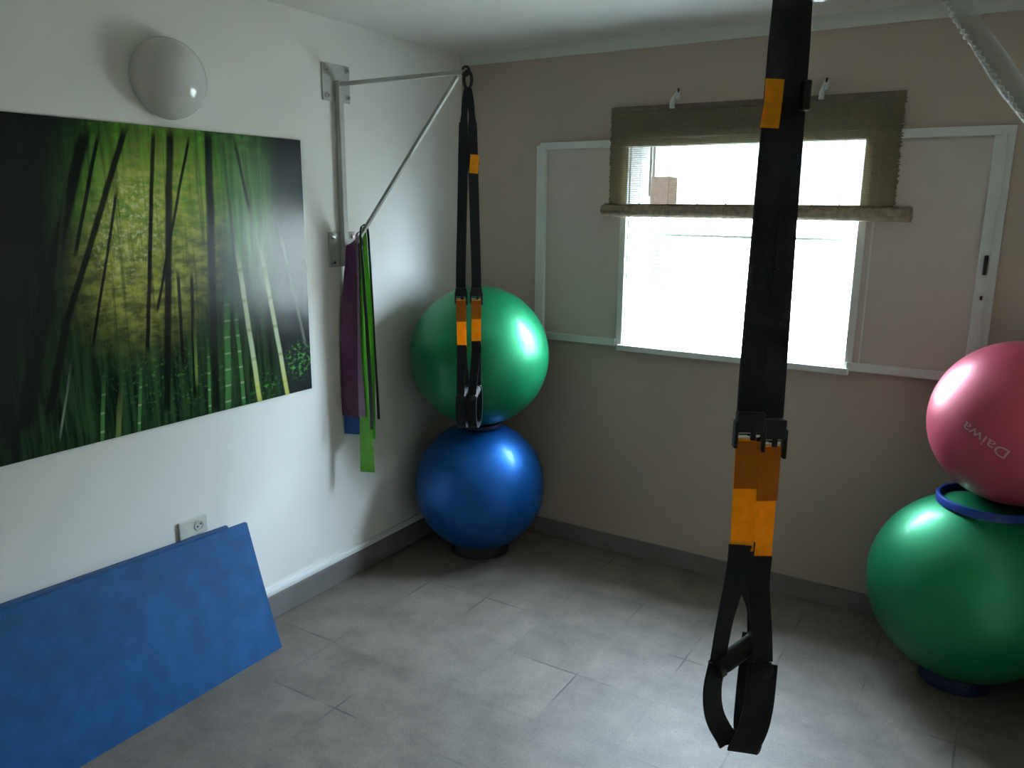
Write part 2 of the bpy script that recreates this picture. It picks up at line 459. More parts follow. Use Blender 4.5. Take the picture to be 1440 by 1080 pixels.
# ------------------------------------------------------------------ mesh builder
class MB:
    def __init__(self):
        self.bm = bmesh.new()
        self.mi = 0

    def _new(self, faces):
        for f in faces:
            f.material_index = self.mi

    def box(self, lo, hi, bevel=0.0):
        x0, y0, z0 = lo
        x1, y1, z1 = hi
        return self.hexa([(x0, y0, z0), (x1, y0, z0), (x1, y1, z0), (x0, y1, z0),
                          (x0, y0, z1), (x1, y0, z1), (x1, y1, z1), (x0, y1, z1)], bevel)

    def hexa(self, p, bevel=0.0):
        v = [self.bm.verts.new(q) for q in p]
        fs = [self.bm.faces.new([v[i] for i in q]) for q in
              ((0, 3, 2, 1), (4, 5, 6, 7), (0, 1, 5, 4), (1, 2, 6, 5), (2, 3, 7, 6), (3, 0, 4, 7))]
        if bevel:
            es = list({e for f in fs for e in f.edges})
            r = bmesh.ops.bevel(self.bm, geom=es, offset=bevel, segments=2, affect='EDGES', profile=0.5)
            fs = [f for f in self.bm.faces if any(vv in set(r['verts']) for vv in f.verts)] or fs
        self._new([f for f in fs if f.is_valid])
        return self

    def obox(self, c, ax, ay, az, bevel=0.0):
        """box from centre and three half-axis vectors"""
        c, ax, ay, az = Vector(c), Vector(ax), Vector(ay), Vector(az)
        p = [c - ax - ay - az, c + ax - ay - az, c + ax + ay - az, c - ax + ay - az,
             c - ax - ay + az, c + ax - ay + az, c + ax + ay + az, c - ax + ay + az]
        return self.hexa(p, bevel)

    def tube(self, pts, r, seg=12, closed=False):
        pts = [Vector(p) for p in pts]
        n = len(pts)
        rs = r if isinstance(r, (list, tuple)) else [r] * n
        rings = []
        ref = None
        for i, p in enumerate(pts):
            if closed:
                t = (pts[(i + 1) % n] - pts[i - 1]).normalized()
            else:
                t = (pts[min(i + 1, n - 1)] - pts[max(i - 1, 0)]).normalized()
            if ref is None:
                ref = t.orthogonal().normalized()
            ref = (ref - t * ref.dot(t)).normalized()
            b = t.cross(ref)
            rings.append([self.bm.verts.new(p + (ref * math.cos(2 * math.pi * k / seg) + b * math.sin(2 * math.pi * k / seg)) * rs[i])
                          for k in range(seg)])
        fs = []
        for i in range(n if closed else n - 1):
            A, B = rings[i], rings[(i + 1) % n]
            for k in range(seg):
                fs.append(self.bm.faces.new((A[k], A[(k + 1) % seg], B[(k + 1) % seg], B[k])))
        if not closed:
            fs.append(self.bm.faces.new(list(reversed(rings[0]))))
            fs.append(self.bm.faces.new(rings[-1]))
        self._new(fs)
        return self

    def ribbon(self, pts, wdir, width, thick=0.0025, sub=5, closed=False):
        """flat webbing following a path; wdir one vector or one per point"""
        pts = [Vector(p) for p in pts]
        n = len(pts)
        wd = [Vector(w) for w in wdir] if isinstance(wdir, list) else [Vector(wdir)] * n
        ws = width if isinstance(width, list) else [width] * n
        P, W, S = [], [], []

        def cr(a, b, c, d, t):
            return 0.5 * ((2 * b) + (c - a) * t + (2 * a - 5 * b + 4 * c - d) * t * t + (3 * b - a - 3 * c + d) * t ** 3)
        for i in range(n - 1):
            a, b, c, d = pts[max(i - 1, 0)], pts[i], pts[i + 1], pts[min(i + 2, n - 1)]
            for s in range(sub):
                t = s / sub
                P.append(cr(a, b, c, d, t))
                W.append(wd[i].lerp(wd[i + 1], t).normalized())
                S.append(ws[i] + (ws[i + 1] - ws[i]) * t)
        P.append(pts[-1]); W.append(wd[-1].normalized()); S.append(ws[-1])
        rings = []
        for i, p in enumerate(P):
            t = (P[min(i + 1, len(P) - 1)] - P[max(i - 1, 0)]).normalized()
            w = (W[i] - t * W[i].dot(t)).normalized()
            nn = t.cross(w).normalized()
            a, b = w * S[i] / 2, nn * thick / 2
            rings.append([self.bm.verts.new(q) for q in (p - a - b, p + a - b, p + a + b, p - a + b)])
        fs = []
        for i in range(len(rings) - 1):
            A, B = rings[i], rings[i + 1]
            for k in range(4):
                fs.append(self.bm.faces.new((A[k], A[(k + 1) % 4], B[(k + 1) % 4], B[k])))
        fs.append(self.bm.faces.new(list(reversed(rings[0]))))
        fs.append(self.bm.faces.new(rings[-1]))
        self._new(fs)
        return self

    def lathe(self, prof, c, axis=(0, 0, 1), seg=48):
        """profile of (radius, height) along axis from centre c"""
        ax = Vector(axis).normalized()
        e1 = ax.orthogonal().normalized()
        e2 = ax.cross(e1)
        c = Vector(c)
        rings = []
        for r, h in prof:
            if r < 1e-6:
                rings.append([self.bm.verts.new(c + ax * h)])
            else:
                rings.append([self.bm.verts.new(c + ax * h + (e1 * math.cos(2 * math.pi * k / seg) + e2 * math.sin(2 * math.pi * k / seg)) * r)
                              for k in range(seg)])
        fs = []
        for A, B in zip(rings, rings[1:]):
            for k in range(seg):
                j = (k + 1) % seg
                if len(A) == 1 and len(B) == 1:
                    continue
                if len(A) == 1:
                    fs.append(self.bm.faces.new((A[0], B[j], B[k])))
                elif len(B) == 1:
                    fs.append(self.bm.faces.new((A[k], A[j], B[0])))
                else:
                    fs.append(self.bm.faces.new((A[k], A[j], B[j], B[k])))
        self._new(fs)
        return self

    def build(self, name, mats, parent=None, origin=None, smooth=False, bevel=0.0):
        mats = mats if isinstance(mats, list) else [mats]
        bm = self.bm
        bmesh.ops.recalc_face_normals(bm, faces=bm.faces[:])
        off = Vector(origin) if origin is not None else (parent.matrix_basis.translation.copy() if parent else Vector((0, 0, 0)))
        if parent and parent.parent:
            off = off + parent.parent.matrix_basis.translation
        if origin is None and parent is None:
            xs = [v.co for v in bm.verts]
            off = Vector(((min(p.x for p in xs) + max(p.x for p in xs)) / 2, (min(p.y for p in xs) + max(p.y for p in xs)) / 2,
                          min(p.z for p in xs)))
        for v in bm.verts:
            v.co -= off
        me = bpy.data.meshes.new(name)
        bm.to_mesh(me)
        bm.free()
        for q in mats:
            me.materials.append(q)
        if smooth:
            for p in me.polygons:
                p.use_smooth = True
        o = bpy.data.objects.new(name, me)
        COL.objects.link(o)
        if parent:
            o.parent = parent
        else:
            o.location = off
        if bevel:
            md = o.modifiers.new('bevel', 'BEVEL')
            md.width = bevel
            md.segments = 2
        if smooth:
            try:
                me.set_sharp_from_angle(angle=math.radians(40))
            except Exception:
                pass
        return o


def tag(o, label, cat, group=None):
    o['label'] = label
    o['category'] = cat
    if group:
        o['group'] = group
    return o


def thing(name, loc, label, cat, group=None):
    o = bpy.data.objects.new(name, None)
    o.empty_display_size = 0.05
    COL.objects.link(o)
    o.location = loc
    return tag(o, label, cat, group)


def struct(o):
    o['kind'] = 'structure'
    return o


# ------------------------------------------------------------------ room shell
XR, YF, ZC = 2.75, -4.6, 2.36
OX0, OX1, OZ0, OZ1 = 0.904, 1.867, 1.028, 1.940      # window opening
m = MB(); m.box((-0.15, YF - 0.15, -0.12), (XR + 0.15, 0.0, 0.0))
struct(m.build('floor', M['floor'], origin=(0, 0, 0)))
m = MB(); m.box((-0.15, YF - 0.15, ZC), (XR + 0.15, 0.2, ZC + 0.15))
struct(m.build('ceiling', M['ceiling']))
m = MB(); m.box((-0.15, YF, 0), (0, 0.2, ZC))
struct(m.build('wall_left', M['white_wall']))
m = MB(); m.box((XR, YF, 0), (XR + 0.15, 0.2, ZC))
struct(m.build('wall_right', M['cream_wall']))
m = MB(); m.box((-0.15, YF - 0.15, 0), (XR + 0.15, YF, ZC))
struct(m.build('wall_front', M['cream_wall']))
m = MB()
m.box((0, 0, 0), (OX0, 0.2, ZC)).box((OX1, 0, 0), (XR, 0.2, ZC))
m.box((OX0, 0, 0), (OX1, 0.2, OZ0)).box((OX0, 0, OZ1), (OX1, 0.2, ZC))
m.mi = 1                                               # white plaster on the reveals
m.box((OX0, 0.004, OZ0), (OX0 + 0.004, 0.2, OZ1)).box((OX1 - 0.004, 0.004, OZ0), (OX1, 0.2, OZ1))
m.box((OX0, 0.004, OZ0), (OX1, 0.2, OZ0 + 0.004)).box((OX0, 0.004, OZ1 - 0.004), (OX1, 0.2, OZ1))
struct(m.build('wall_back', [M['taupe_wall'], M['white_trim']]))

m = MB(); m.box((0, -0.012, 2.307), (XR, 0.0, ZC))
struct(m.build('trim_1', M['white_trim']))
m = MB(); m.box((0.012, -0.012, 0), (XR, 0, 0.0874))
struct(m.build('baseboard_back', M['skirting'], bevel=0.003))
m = MB(); m.box((0, YF, 0), (0.012, 0, 0.102))
struct(m.build('baseboard_left', M['skirting'], bevel=0.003))
m = MB(); m.box((0, -3.9, 0.106), (0.016, -0.02, 0.135)).box((0, -3.9, 0.112), (0.019, -0.02, 0.129))
struct(m.build('trim_2', M['trunking'], bevel=0.002))

# window: white frame with a fixed panel either side of the glazed opening
win = bpy.data.objects.new('window_1', None)
COL.objects.link(win)
win.location = (1.3855, 0, 1.02)
win['kind'] = 'structure'
FX0, FX1, FZ0, FZ1 = 0.445, 2.347, 1.020, 1.935
m = MB()
m.box((FX0, -0.030, FZ0), (FX0 + 0.046, 0, FZ1 - 0.012))
m.box((FX1 - 0.064, -0.030, FZ0), (FX1, 0, FZ1))
m.box((FX0 + 0.02, -0.034, FZ1 - 0.032), (FX1 - 0.04, 0, FZ1))
m.box((FX0 + 0.046, -0.028, FZ0), (OX0 - 0.03, 0, FZ0 + 0.034))
m.box((OX1 + 0.008, -0.028, FZ0), (FX1 - 0.064, 0, FZ0 + 0.034))
m.box((FX1 - 0.030, -0.040, FZ0), (FX1 - 0.022, -0.030, FZ1 - 0.03))
m.build('window_frame', M['white_trim'], win, bevel=0.003)
m = MB()
m.box((OX0 - 0.030, -0.020, FZ0 + 0.0), (OX0, 0.03, FZ1 - 0.032)).box((OX1, -0.020, FZ0 + 0.0), (OX1 + 0.030, 0.03, FZ1 - 0.032))
m.build('jamb', M['white_trim'], win, bevel=0.003)
m = MB(); m.box((OX0 - 0.02, -0.034, OZ0 - 0.026), (OX1 + 0.02, 0.0, OZ0 + 0.002))
m.build('window_sill', M['white_trim'], win, bevel=0.004)
m = MB(); m.box((FX0 + 0.046, -0.008, FZ0 + 0.034), (OX0 - 0.03, 0, FZ1 - 0.032))
m.build('shutter_panel', M['panel'], win)
m = MB(); m.box((OX1 + 0.03, -0.008, FZ0 + 0.034), (FX1 - 0.064, 0, FZ1 - 0.032))
m.build('shutter_panel', M['panel'], win)
m = MB(); m.box((OX1 + 0.05, -0.012, FZ0 + 0.034), (OX1 + 0.056, -0.008, FZ1 - 0.032))
m.build('panel_bead', M['white_trim'], win)
m = MB(); m.box((FX1 - 0.045, -0.047, 1.42), (FX1 - 0.033, -0.030, 1.49), 0.003).box((FX1 - 0.043, -0.040, 1.33), (FX1 - 0.035, -0.030, 1.345), 0.002)
m.build('latch', M['iron'], win)
m = MB(); m.box((OX0 + 0.004, 0.045, OZ0 + 0.004), (OX1 - 0.004, 0.049, OZ1 - 0.004))
m.build('window_glass', M['glass'], win)

# ------------------------------------------------------------------ outside
m = MB(); m.box((-7, 0.2, -0.6), (9, 9, -0.4))
struct(m.build('ground', M['pavement']))
m = MB(); m.box((-7, 4.2, -0.4), (9, 4.4, 2.75))
tag(m.build('garden_wall', M['outdoor_white']), 'whitewashed wall outside, seen overexposed through the window', 'wall')
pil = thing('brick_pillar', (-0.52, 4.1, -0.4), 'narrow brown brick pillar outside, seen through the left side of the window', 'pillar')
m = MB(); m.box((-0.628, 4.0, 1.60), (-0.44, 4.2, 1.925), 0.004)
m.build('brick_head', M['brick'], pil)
m = MB()
for k in range(17):
    z = 1.60 - 0.042 * (k + 1)
    m.box((-0.618 + 0.001 * k, 4.0, z), (-0.482 - 0.001 * k, 4.2, z + 0.019), 0.002)
m.build('tile_course', M['shaded_joint'], pil)
m = MB(); m.box((-0.60, 4.03, -0.4), (-0.50, 4.199, 1.60))
m.build('pillar_core', M['outdoor_white'], pil)
tr = thing('wall_grating', (-0.74, 4.18, 1.4), 'thin grey grating on the outside wall, at the left edge of the window view', 'grating')
for i, (x, z0) in enumerate(((-0.85, 1.95), (-0.80, 1.6), (-0.765, 1.5), (-0.715, 1.75), (-0.68, 1.5))):
    m = MB(); m.box((x - 0.0035, 4.17, z0), (x + 0.0035, 4.2, 2.28))
    m.build('bar', M['iron'], tr)
m = MB(); m.box((OX0 + 0.004, 0.155, 1.518), (OX1 - 0.004, 0.163, 1.530))
tag(m.build('window_bar', M['steel']), 'thin horizontal safety bar outside the window glass, below the blind', 'bar')

# ------------------------------------------------------------------ bamboo blind on two hooks
bl = thing('bamboo_blind', (1.41, -0.05, 1.60), 'olive bamboo roll-up blind hanging half lowered over the window', 'blind')
m = MB()
zz = 2.062
k = 0
while zz > 1.655:
    xl = 0.832 + random.uniform(-0.004, 0.003)
    xr = 1.992 + random.uniform(-0.004, 0.006)
    yy = -0.052 + random.uniform(-0.0006, 0.0006)
    m.box((xl, yy - 0.0012, zz - 0.0044), (xr, yy + 0.0012, zz - 0.0002))
    zz -= 0.00475
m.build('slat_screen', M['bamboo'], bl)
m = MB(); m.box((0.832, -0.057, 2.044), (1.992, -0.047, 2.066), 0.002)
m.build('head_batten', M['batten'], bl)
m = MB()
prof = [(0.001, 0)]
turns, N = 3.2, 110
pts = []
for i in range(N + 1):
    a = 2 * math.pi * turns * i / N
    r = 0.006 + 0.023 * i / N
    pts.append((r * math.cos(a), r * math.sin(a)))
# rolled slats: a spiral of thin round canes
for i, (py, pz) in enumerate(pts):
    if i % 1 == 0:
        x0 = 0.808 + random.uniform(-0.004, 0.006)
        x1 = 2.050 + random.uniform(-0.010, 0.006)
        m.tube([(x0, -0.056 + py, 1.633 + pz), (x1, -0.056 + py, 1.629 + pz)], 0.0026, 6)
m.build('bamboo_roll', M['bamboo_roll'], bl, smooth=True)
for x in (0.98, 1.11, 1.24, 1.36, 1.58, 1.70, 1.80):
    m = MB(); m.tube([(x, -0.0585, 2.05), (x, -0.0585, 1.66)], 0.0008, 5)
    ring = [(x, -0.056 + 0.0325 * math.cos(a), 1.631 + 0.0325 * math.sin(a)) for a in [2 * math.pi * q / 16 for q in range(16)]]
    m.tube(ring, 0.0013, 5, closed=True)
    m.build('binding_cord', M['cord'], bl)
for x, lab in ((1.112, 'small white hook above the left half of the bamboo blind'), (1.702, 'small white hook above the right half of the bamboo blind')):
    h = thing('wall_hook', (x, 0, 2.10), lab, 'hook', 'hooks holding the blind')
    m = MB(); m.box((x - 0.010, -0.006, 2.090), (x + 0.010, 0, 2.125), 0.002)
    m.build('hook_plate', M['white_trim'], h)
    m = MB(); m.tube([(x, -0.004, 2.115), (x, -0.03, 2.108), (x, -0.055, 2.095), (x, -0.066, 2.075), (x, -0.068, 2.050)],
                     [0.004, 0.005, 0.006, 0.010, 0.011], 10)
    m.build('hook_arm', M['white_trim'], h, smooth=True)
    m = MB(); m.tube([(x, -0.003, 2.118), (x + 0.004, -0.014, 2.132)], 0.004, 8)
    m.build('screw', M['iron'], h, smooth=True)

# ------------------------------------------------------------------ bamboo print on the left wall
PO = (0.0, -2.55, 0.913)
ps = thing('wall_print', PO, 'wide glossy bamboo forest print mounted on the white wall', 'picture')
m = MB(); m.box((0.0, -2.55, 0.913), (0.010, -1.072, 1.888))
m.build('backing_board', M['white_trim'], ps)
m = MB(); m.box((0.010, -2.55, 0.913), (0.012, -1.089, 1.888))
m.build('print_face', M['poster'], ps)

# ------------------------------------------------------------------ globe wall lamp
LC = (0, -1.655, 2.037)
lp = thing('wall_lamp', LC, 'round opal dome wall lamp, switched off, above the bamboo print', 'lamp')
m = MB(); m.lathe([(0, 0), (0.119, 0), (0.119, 0.008), (0.110, 0.014), (0, 0.014)], LC, (1, 0, 0), 48)
m.build('lamp_base', M['white_trim'], lp, smooth=True)
m = MB()
prof = [(0, 0.012), (0.118, 0.012)]
for i in range(25):
    a = math.pi / 2 * i / 24
    prof.append((0.126 * math.cos(a) ** 0.95 if i < 24 else 0.0, 0.016 + 0.110 * math.sin(a)))
m.lathe(prof, LC, (1, 0, 0), 64)
m.build('dome_shade', M['opal'], lp, smooth=True)

# ------------------------------------------------------------------ power socket
sk = thing('power_socket', (0, -1.69, 0.487), 'ivory wall socket just above the blue mats', 'socket')
m = MB(); m.box((0, -1.748, 0.484), (0.011, -1.632, 0.548), 0.003)
m.build('socket_plate', M['socket'], sk)
m = MB(); m.lathe([(0, 0.011), (0.019, 0.011), (0.019, 0.0135), (0.016, 0.0135), (0.0155, 0.0115), (0, 0.0115)], (0, -1.668, 0.517), (1, 0, 0), 28)
m.build('outlet', M['socket'], sk, smooth=True)
for a in (0.5, 0.5 + math.pi):
    c = Vector((0.0117, -1.668 + 0.0075 * math.cos(a), 0.517 + 0.0075 * math.sin(a)))
    m = MB(); m.lathe([(0, 0), (0.0035, 0), (0.0035, 0.0008), (0, 0.0008)], c, (1, 0, 0), 12)
    m.build('pin_hole', M['dark'], sk)

# ------------------------------------------------------------------ steel wall bracket
YB = -0.875
br = thing('wall_bracket', (0, YB, 1.40), 'grey steel triangular bracket bolted to the white wall in the corner', 'bracket')
for z0, z1 in ((2.050, 2.192), (1.395, 1.537)):
    m = MB(); m.box((0, YB - 0.077, z0), (0.007, YB + 0.077, z1), 0.002)
    p = m.build('wall_plate', M['steel'], br)
    for dy in (-0.058, 0.058):
        for z in (z0 + 0.02, z1 - 0.02):
            mm = MB(); mm.lathe([(0, 0), (0.0105, 0), (0.0105, 0.006), (0.007, 0.011), (0, 0.011)], (0.007, YB + dy, z), (1, 0, 0), 6)
            mm.build('bolt', M['chrome'], p)
m = MB(); m.box((0.007, YB - 0.0125, 1.40), (0.032, YB + 0.0125, 2.130), 0.003)
m.build('post', M['steel'], br)
m = MB(); m.obox((0.325, YB, 2.117), (0.300, 0, 0.001), (0, 0.008, 0), (0, 0, 0.0075), 0.002)
m.build('arm', M['steel'], br)
d = (Vector((0.60, YB, 2.105)) - Vector((0.03, YB, 1.43)))
mid = (Vector((0.60, YB, 2.105)) + Vector((0.03, YB, 1.43))) / 2
dn = d.normalized()
m = MB(); m.obox(mid, d / 2, (0, 0.0075, 0), Vector((-dn.z, 0, dn.x)) * 0.0065, 0.002)
m.build('strut', M['steel'], br)
m = MB()
m.tube([(0.636 + 0.015 * math.cos(a), YB, 2.120 + 0.015 * math.sin(a)) for a in [2 * math.pi * q / 20 for q in range(20)]], 0.005, 8, closed=True)
m.build('eye_ring', M['black_metal'], br, smooth=True)

# ------------------------------------------------------------------ resistance bands over the lower end of the strut
bx = lambda x: 1.43 + (x - 0.03) * (0.675 / 0.57)      # height of the strut at x


def drape(name, xt, xb, wt, wb, zf, zb, dy, mt, label, wav=0.004, ph=0.0):
    """a band hung over the strut: front tail towards the camera, shorter back tail behind it"""
    zt = bx(xt) + 0.012 + abs(dy) * 0.5
    m_ = MB()
    pts, wd, ws = [], [], []
    nf = 10
    for i in range(nf):
        t = i / (nf - 1)
        z = zf + (zt - 0.02 - zf) * t
        pts.append((xb + (xt - xb) * t ** 1.5 + wav * math.sin(6 * t + ph), YB - dy - 0.004 * (1 - t), z))
        wd.append((1, 0.45 * math.sin(3.6 * t + ph), 0)); ws.append(wb + (wt - wb) * t ** 1.3)
    pts.append((xt, YB, zt)); wd.append((1, 0, 0.9)); ws.append(wt)
    for i in range(nf):
        t = 1 - i / (nf - 1)
        z = zb + (zt - 0.02 - zb) * t
        pts.append((xb + (xt - xb) * t ** 1.5 - wav * math.sin(5 * t + ph), YB + dy + 0.003 * (1 - t), z))
        wd.append((1, -0.3 * math.sin(3.0 * t + ph), 0)); ws.append(wb + (wt - wb) * t ** 1.3)
    m_.ribbon(pts, wd, ws, 0.0014, 4)
    return tag(m_.build(name, mt, smooth=True), label, 'exercise band', 'resistance bands on the bracket')


drape('resistance_band', 0.070, 0.052, 0.070, 0.108, 0.755, 0.79, 0.019, M['band_purple'], 'wide dark purple resistance band hung over the wall bracket', ph=0.4)
drape('resistance_band', 0.050, 0.040, 0.035, 0.078, 0.675, 0.74, 0.013, M['band_blue'], 'blue resistance band, its ends showing below the purple band', ph=1.1)
drape('resistance_band', 0.120, 0.120, 0.014, 0.066, 0.517, 0.66, 0.015, M['band_green'], 'long lime green resistance band hanging lowest on the wall bracket', wav=0.003, ph=2.0)
drape('resistance_band', 0.104, 0.108, 0.014, 0.034, 0.765, 0.82, 0.022, M['band_lilac'], 'narrow pale lilac resistance band between the purple and green bands', wav=0.003, ph=2.6)
drape('resistance_band', 0.128, 0.158, 0.012, 0.016, 0.715, 0.75, 0.020, M['band_black'], 'narrow black resistance band to the right of the green band', wav=0.002, ph=0.2)
drape('resistance_band', 0.034, 0.010, 0.026, 0.040, 0.735, 0.77, 0.008, M['band_black'], 'dark resistance band leftmost on the wall bracket, behind the purple band', wav=0.002, ph=0.9)


# ------------------------------------------------------------------ suspension trainers
def trainer(base, A, B, label, sep_top, sep_low, handles, anchor_z, tag_side, ext_top=None, top_block=False, over=0.0):
    """straps hang at base (x, y); A is the direction across the pair, B the direction away from the viewer"""
    A, B = Vector(A).normalized(), Vector(B).normalized()
    bx0 = Vector((base[0], base[1], 0))
    W = lambda a, b, z: bx0 + A * a + B * b + Vector((0, 0, z))
    root = thing('suspension_trainer', W(0, 0, 0.75), label, 'exercise straps', 'suspension trainers')
    # snap hook and anchor loop
    m = MB()
    cz = anchor_z - 0.028
    m.tube([W(0.014 * math.cos(t), 0, cz + 0.030 * math.sin(t)) for t in [2 * math.pi * q / 20 for q in range(20)]], 0.0062, 8, closed=True)
    m.build('snap_hook', M['black_metal'], root, smooth=True)
    m = MB()
    z0 = cz - 0.032
    m.ribbon([W(0.0, 0.006, z0), W(-0.009, 0.004, z0 - 0.040), W(-0.0135, 0.0, z0 - 0.09), W(-sep_top, 0.0, z0 - 0.14)], A, [0.028, 0.025, 0.022, 0.035], 0.004)
    m.ribbon([W(0.0, -0.006, z0), W(0.009, -0.004, z0 - 0.040), W(0.0145, 0.0, z0 - 0.09), W(sep_top, 0.0, z0 - 0.14)], A, [0.028, 0.025, 0.022, 0.035], 0.004)
    m.build('anchor_loop', M['black_web'], root)
    if ext_top:
        m = MB()
        m.ribbon([W(0, 0, cz + 0.03), W(0, 0.002, (cz + ext_top) / 2), W(0, 0, ext_top - 0.012)], A, 0.038, 0.005)
        m.build('extension_strap', M['black_web'], root)
    zt = z0 - 0.115
    for s, (hp) in zip((-1, 1), handles):
        yz = hp['yellow']                               # (top, tab end, bottom)
        al = s * sep_low
        at = s * sep_top
        b0 = over * s
        m = MB()
        m.ribbon([W(at, b0, zt), W(at * 1.05, b0, zt - 0.12), W((at + al) / 2, b0, (zt + yz[0]) / 2), W(al, b0, yz[0] + 0.10), W(al, b0, yz[0] + 0.012)],
                 A + B * 0.12 * s, [0.030, 0.037, 0.036, 0.036, 0.038], 0.005)
        m.ribbon([W(at * 0.9, b0 + 0.009, zt), W(at, b0 + 0.010, zt - 0.15), W(al, b0 + 0.009, yz[0] + 0.16), W(al, b0 + 0.007, yz[0] + 0.02)],
                 A, [0.028, 0.034, 0.034, 0.036], 0.003)
        m.build('main_strap', M['black_web'], root)
        # cam buckle: body with two side cheeks and a bar
        zb = yz[0] + 0.016
        m = MB()
        m.obox(W(al, b0 - 0.006, zb + 0.012), A * 0.0215, B * 0.009, (0, 0, 0.016), 0.003)
        m.obox(W(al - 0.0215, b0 - 0.006, zb - 0.008), A * 0.003, B * 0.008, (0, 0, 0.022), 0.002)
        m.obox(W(al + 0.0215, b0 - 0.006, zb - 0.012), A * 0.003, B * 0.008, (0, 0, 0.024), 0.002)
        m.obox(W(al + 0.004, b0 - 0.013, zb - 0.004), A * 0.004, B * 0.003, (0, 0, 0.012), 0.001)
        bk = m.build('cam_buckle', M['black_metal'], root)
        m = MB(); m.tube([W(al - 0.020, b0 - 0.004, zb - 0.011), W(al + 0.020, b0 - 0.004, zb - 0.011)], 0.003, 8)
        m.build('roller_bar', M['chrome'], bk, smooth=True)
        # yellow webbing with its sewn-back upper layer
        ab = hp['yb']
        m = MB()
        m.ribbon([W(al, b0, yz[0] - 0.002), W((al * 2 + ab) / 3, b0, yz[1]), W(ab, b0, yz[2])], A + B * 0.1 * s, 0.0365, 0.004)
        ys = m.build('adjuster_strap', M['orange'], root)
        m = MB()
        m.ribbon([W(al, b0 - 0.0045, yz[0] - 0.004), W((al * 2 + ab) / 3, b0 - 0.0045, yz[1])], A + B * 0.1 * s, 0.0372, 0.0035)
        m.build('sewn_fold', M['amber'], ys)
        # handle: sling from the yellow strap to both ends of the grip, foam grip, foot cradle below
        g0, g1 = Vector(hp['g0']), Vector(hp['g1'])
        G0, G1 = W(*g0), W(*g1)
        gax = (G1 - G0).normalized()
        gw = Vector((gax.y, -gax.x, 0)).normalized()
        if 'gw' in hp:
            gw = (A * hp['gw'][0] + B * hp['gw'][1]).normalized()
        Yb = W(ab, b0, yz[2] + 0.012)
        for G, sgn in ((G0, -1), (G1, 1)):
            m = MB()
            m.ribbon([Yb + Vector((0, 0, 0.0)) + gax * 0.004 * sgn, Yb + Vector((0, 0, -0.05)) + gax * 0.008 * sgn, (Yb * 0.45 + G * 0.55) + Vector((0, 0, -0.01)) + gax * 0.006 * sgn, G + Vector((0, 0, 0.014))],
                     [A, A * 0.8 + gw * 0.3 * (1 if gw.dot(A) > 0 else -1), gw * (1 if gw.dot(A) > 0 else -1), gw * (1 if gw.dot(A) > 0 else -1)],
                     [0.0365, 0.035, 0.032, 0.030], 0.004)
            m.build('handle_sling', M['black_web'], root)
        m = MB()
        m.tube([G0 + gax * 0.006, G0 + gax * 0.012, G0 + gax * 0.02, G1 - gax * 0.02, G1 - gax * 0.012, G1 - gax * 0.006], [0.012, 0.0155, 0.016, 0.016, 0.0155, 0.012], 16)
        gp = m.build('grip', M['black_foam'], root, smooth=True)
        for G, sgn in ((G0, -1), (G1, 1)):
            m = MB(); m.tube([G + gax * 0.006 * -sgn, G + gax * 0.004 * sgn, G + gax * 0.007 * sgn], [0.0175, 0.0175, 0.013], 16)
            m.build('end_cap', M['black_metal'], gp, smooth=True)
        zbm = hp['bottom']
        ctr = (G0 + G1) / 2
        hl = (G1 - G0).length / 2
        gh = Vector((gax.x, gax.y, 0)).normalized()
        sh = hp.get('shift', (0, 0))
        pts = [G0 + Vector((0, 0, 0.010))]
        for fx, fz in ((-1.16, 0.32), (-1.12, 0.62), (-0.72, 0.93), (0.0, 1.0), (0.72, 0.93), (1.12, 0.62), (1.16, 0.32)):
            pts.append(Vector((ctr.x, ctr.y, 0)) + gh * hl * fx + Vector((0, 0, ctr.z + (zbm - ctr.z) * fz)) + A * sh[0 if fx < 0 else 1] * fz ** 2)
        pts.append(G1 + Vector((0, 0, 0.010)))
        m = MB(); m.ribbon(pts, gw, hp.get('cw', 0.036), 0.004, 6)
        m.build('foot_cradle', M['black_web'], root)
    if top_block:
        m = MB()
        m.obox(W(0.036, 0.0, 1.944), A * 0.012, B * 0.010, (0, 0, 0.010), 0.003)
        m.build('strap_keeper', M['black_metal'], root)
    # orange pull tab and small side buckle on the straps
    s = tag_side
    m = MB()
    z1 = handles[0]['yellow'][0] + 0.53
    zt0, zt1, a0, a1 = z1, z1 - 0.066, s[0], s[1]
    m.ribbon([W(a0, -0.016, zt0), W((a0 + a1) / 2, -0.019, (zt0 + zt1) / 2), W(a1, -0.016, zt1)], [A, A + B * 0.2, A], s[2], 0.003)
    m.build('pull_tab', M['orange'], root)
    m = MB()
    m.obox(W(s[3], 0.0, z1 - 0.020), A * 0.006, B * 0.012, (0, 0, 0.021), 0.003)
    m.build('side_buckle', M['black_metal'], root)
    return root


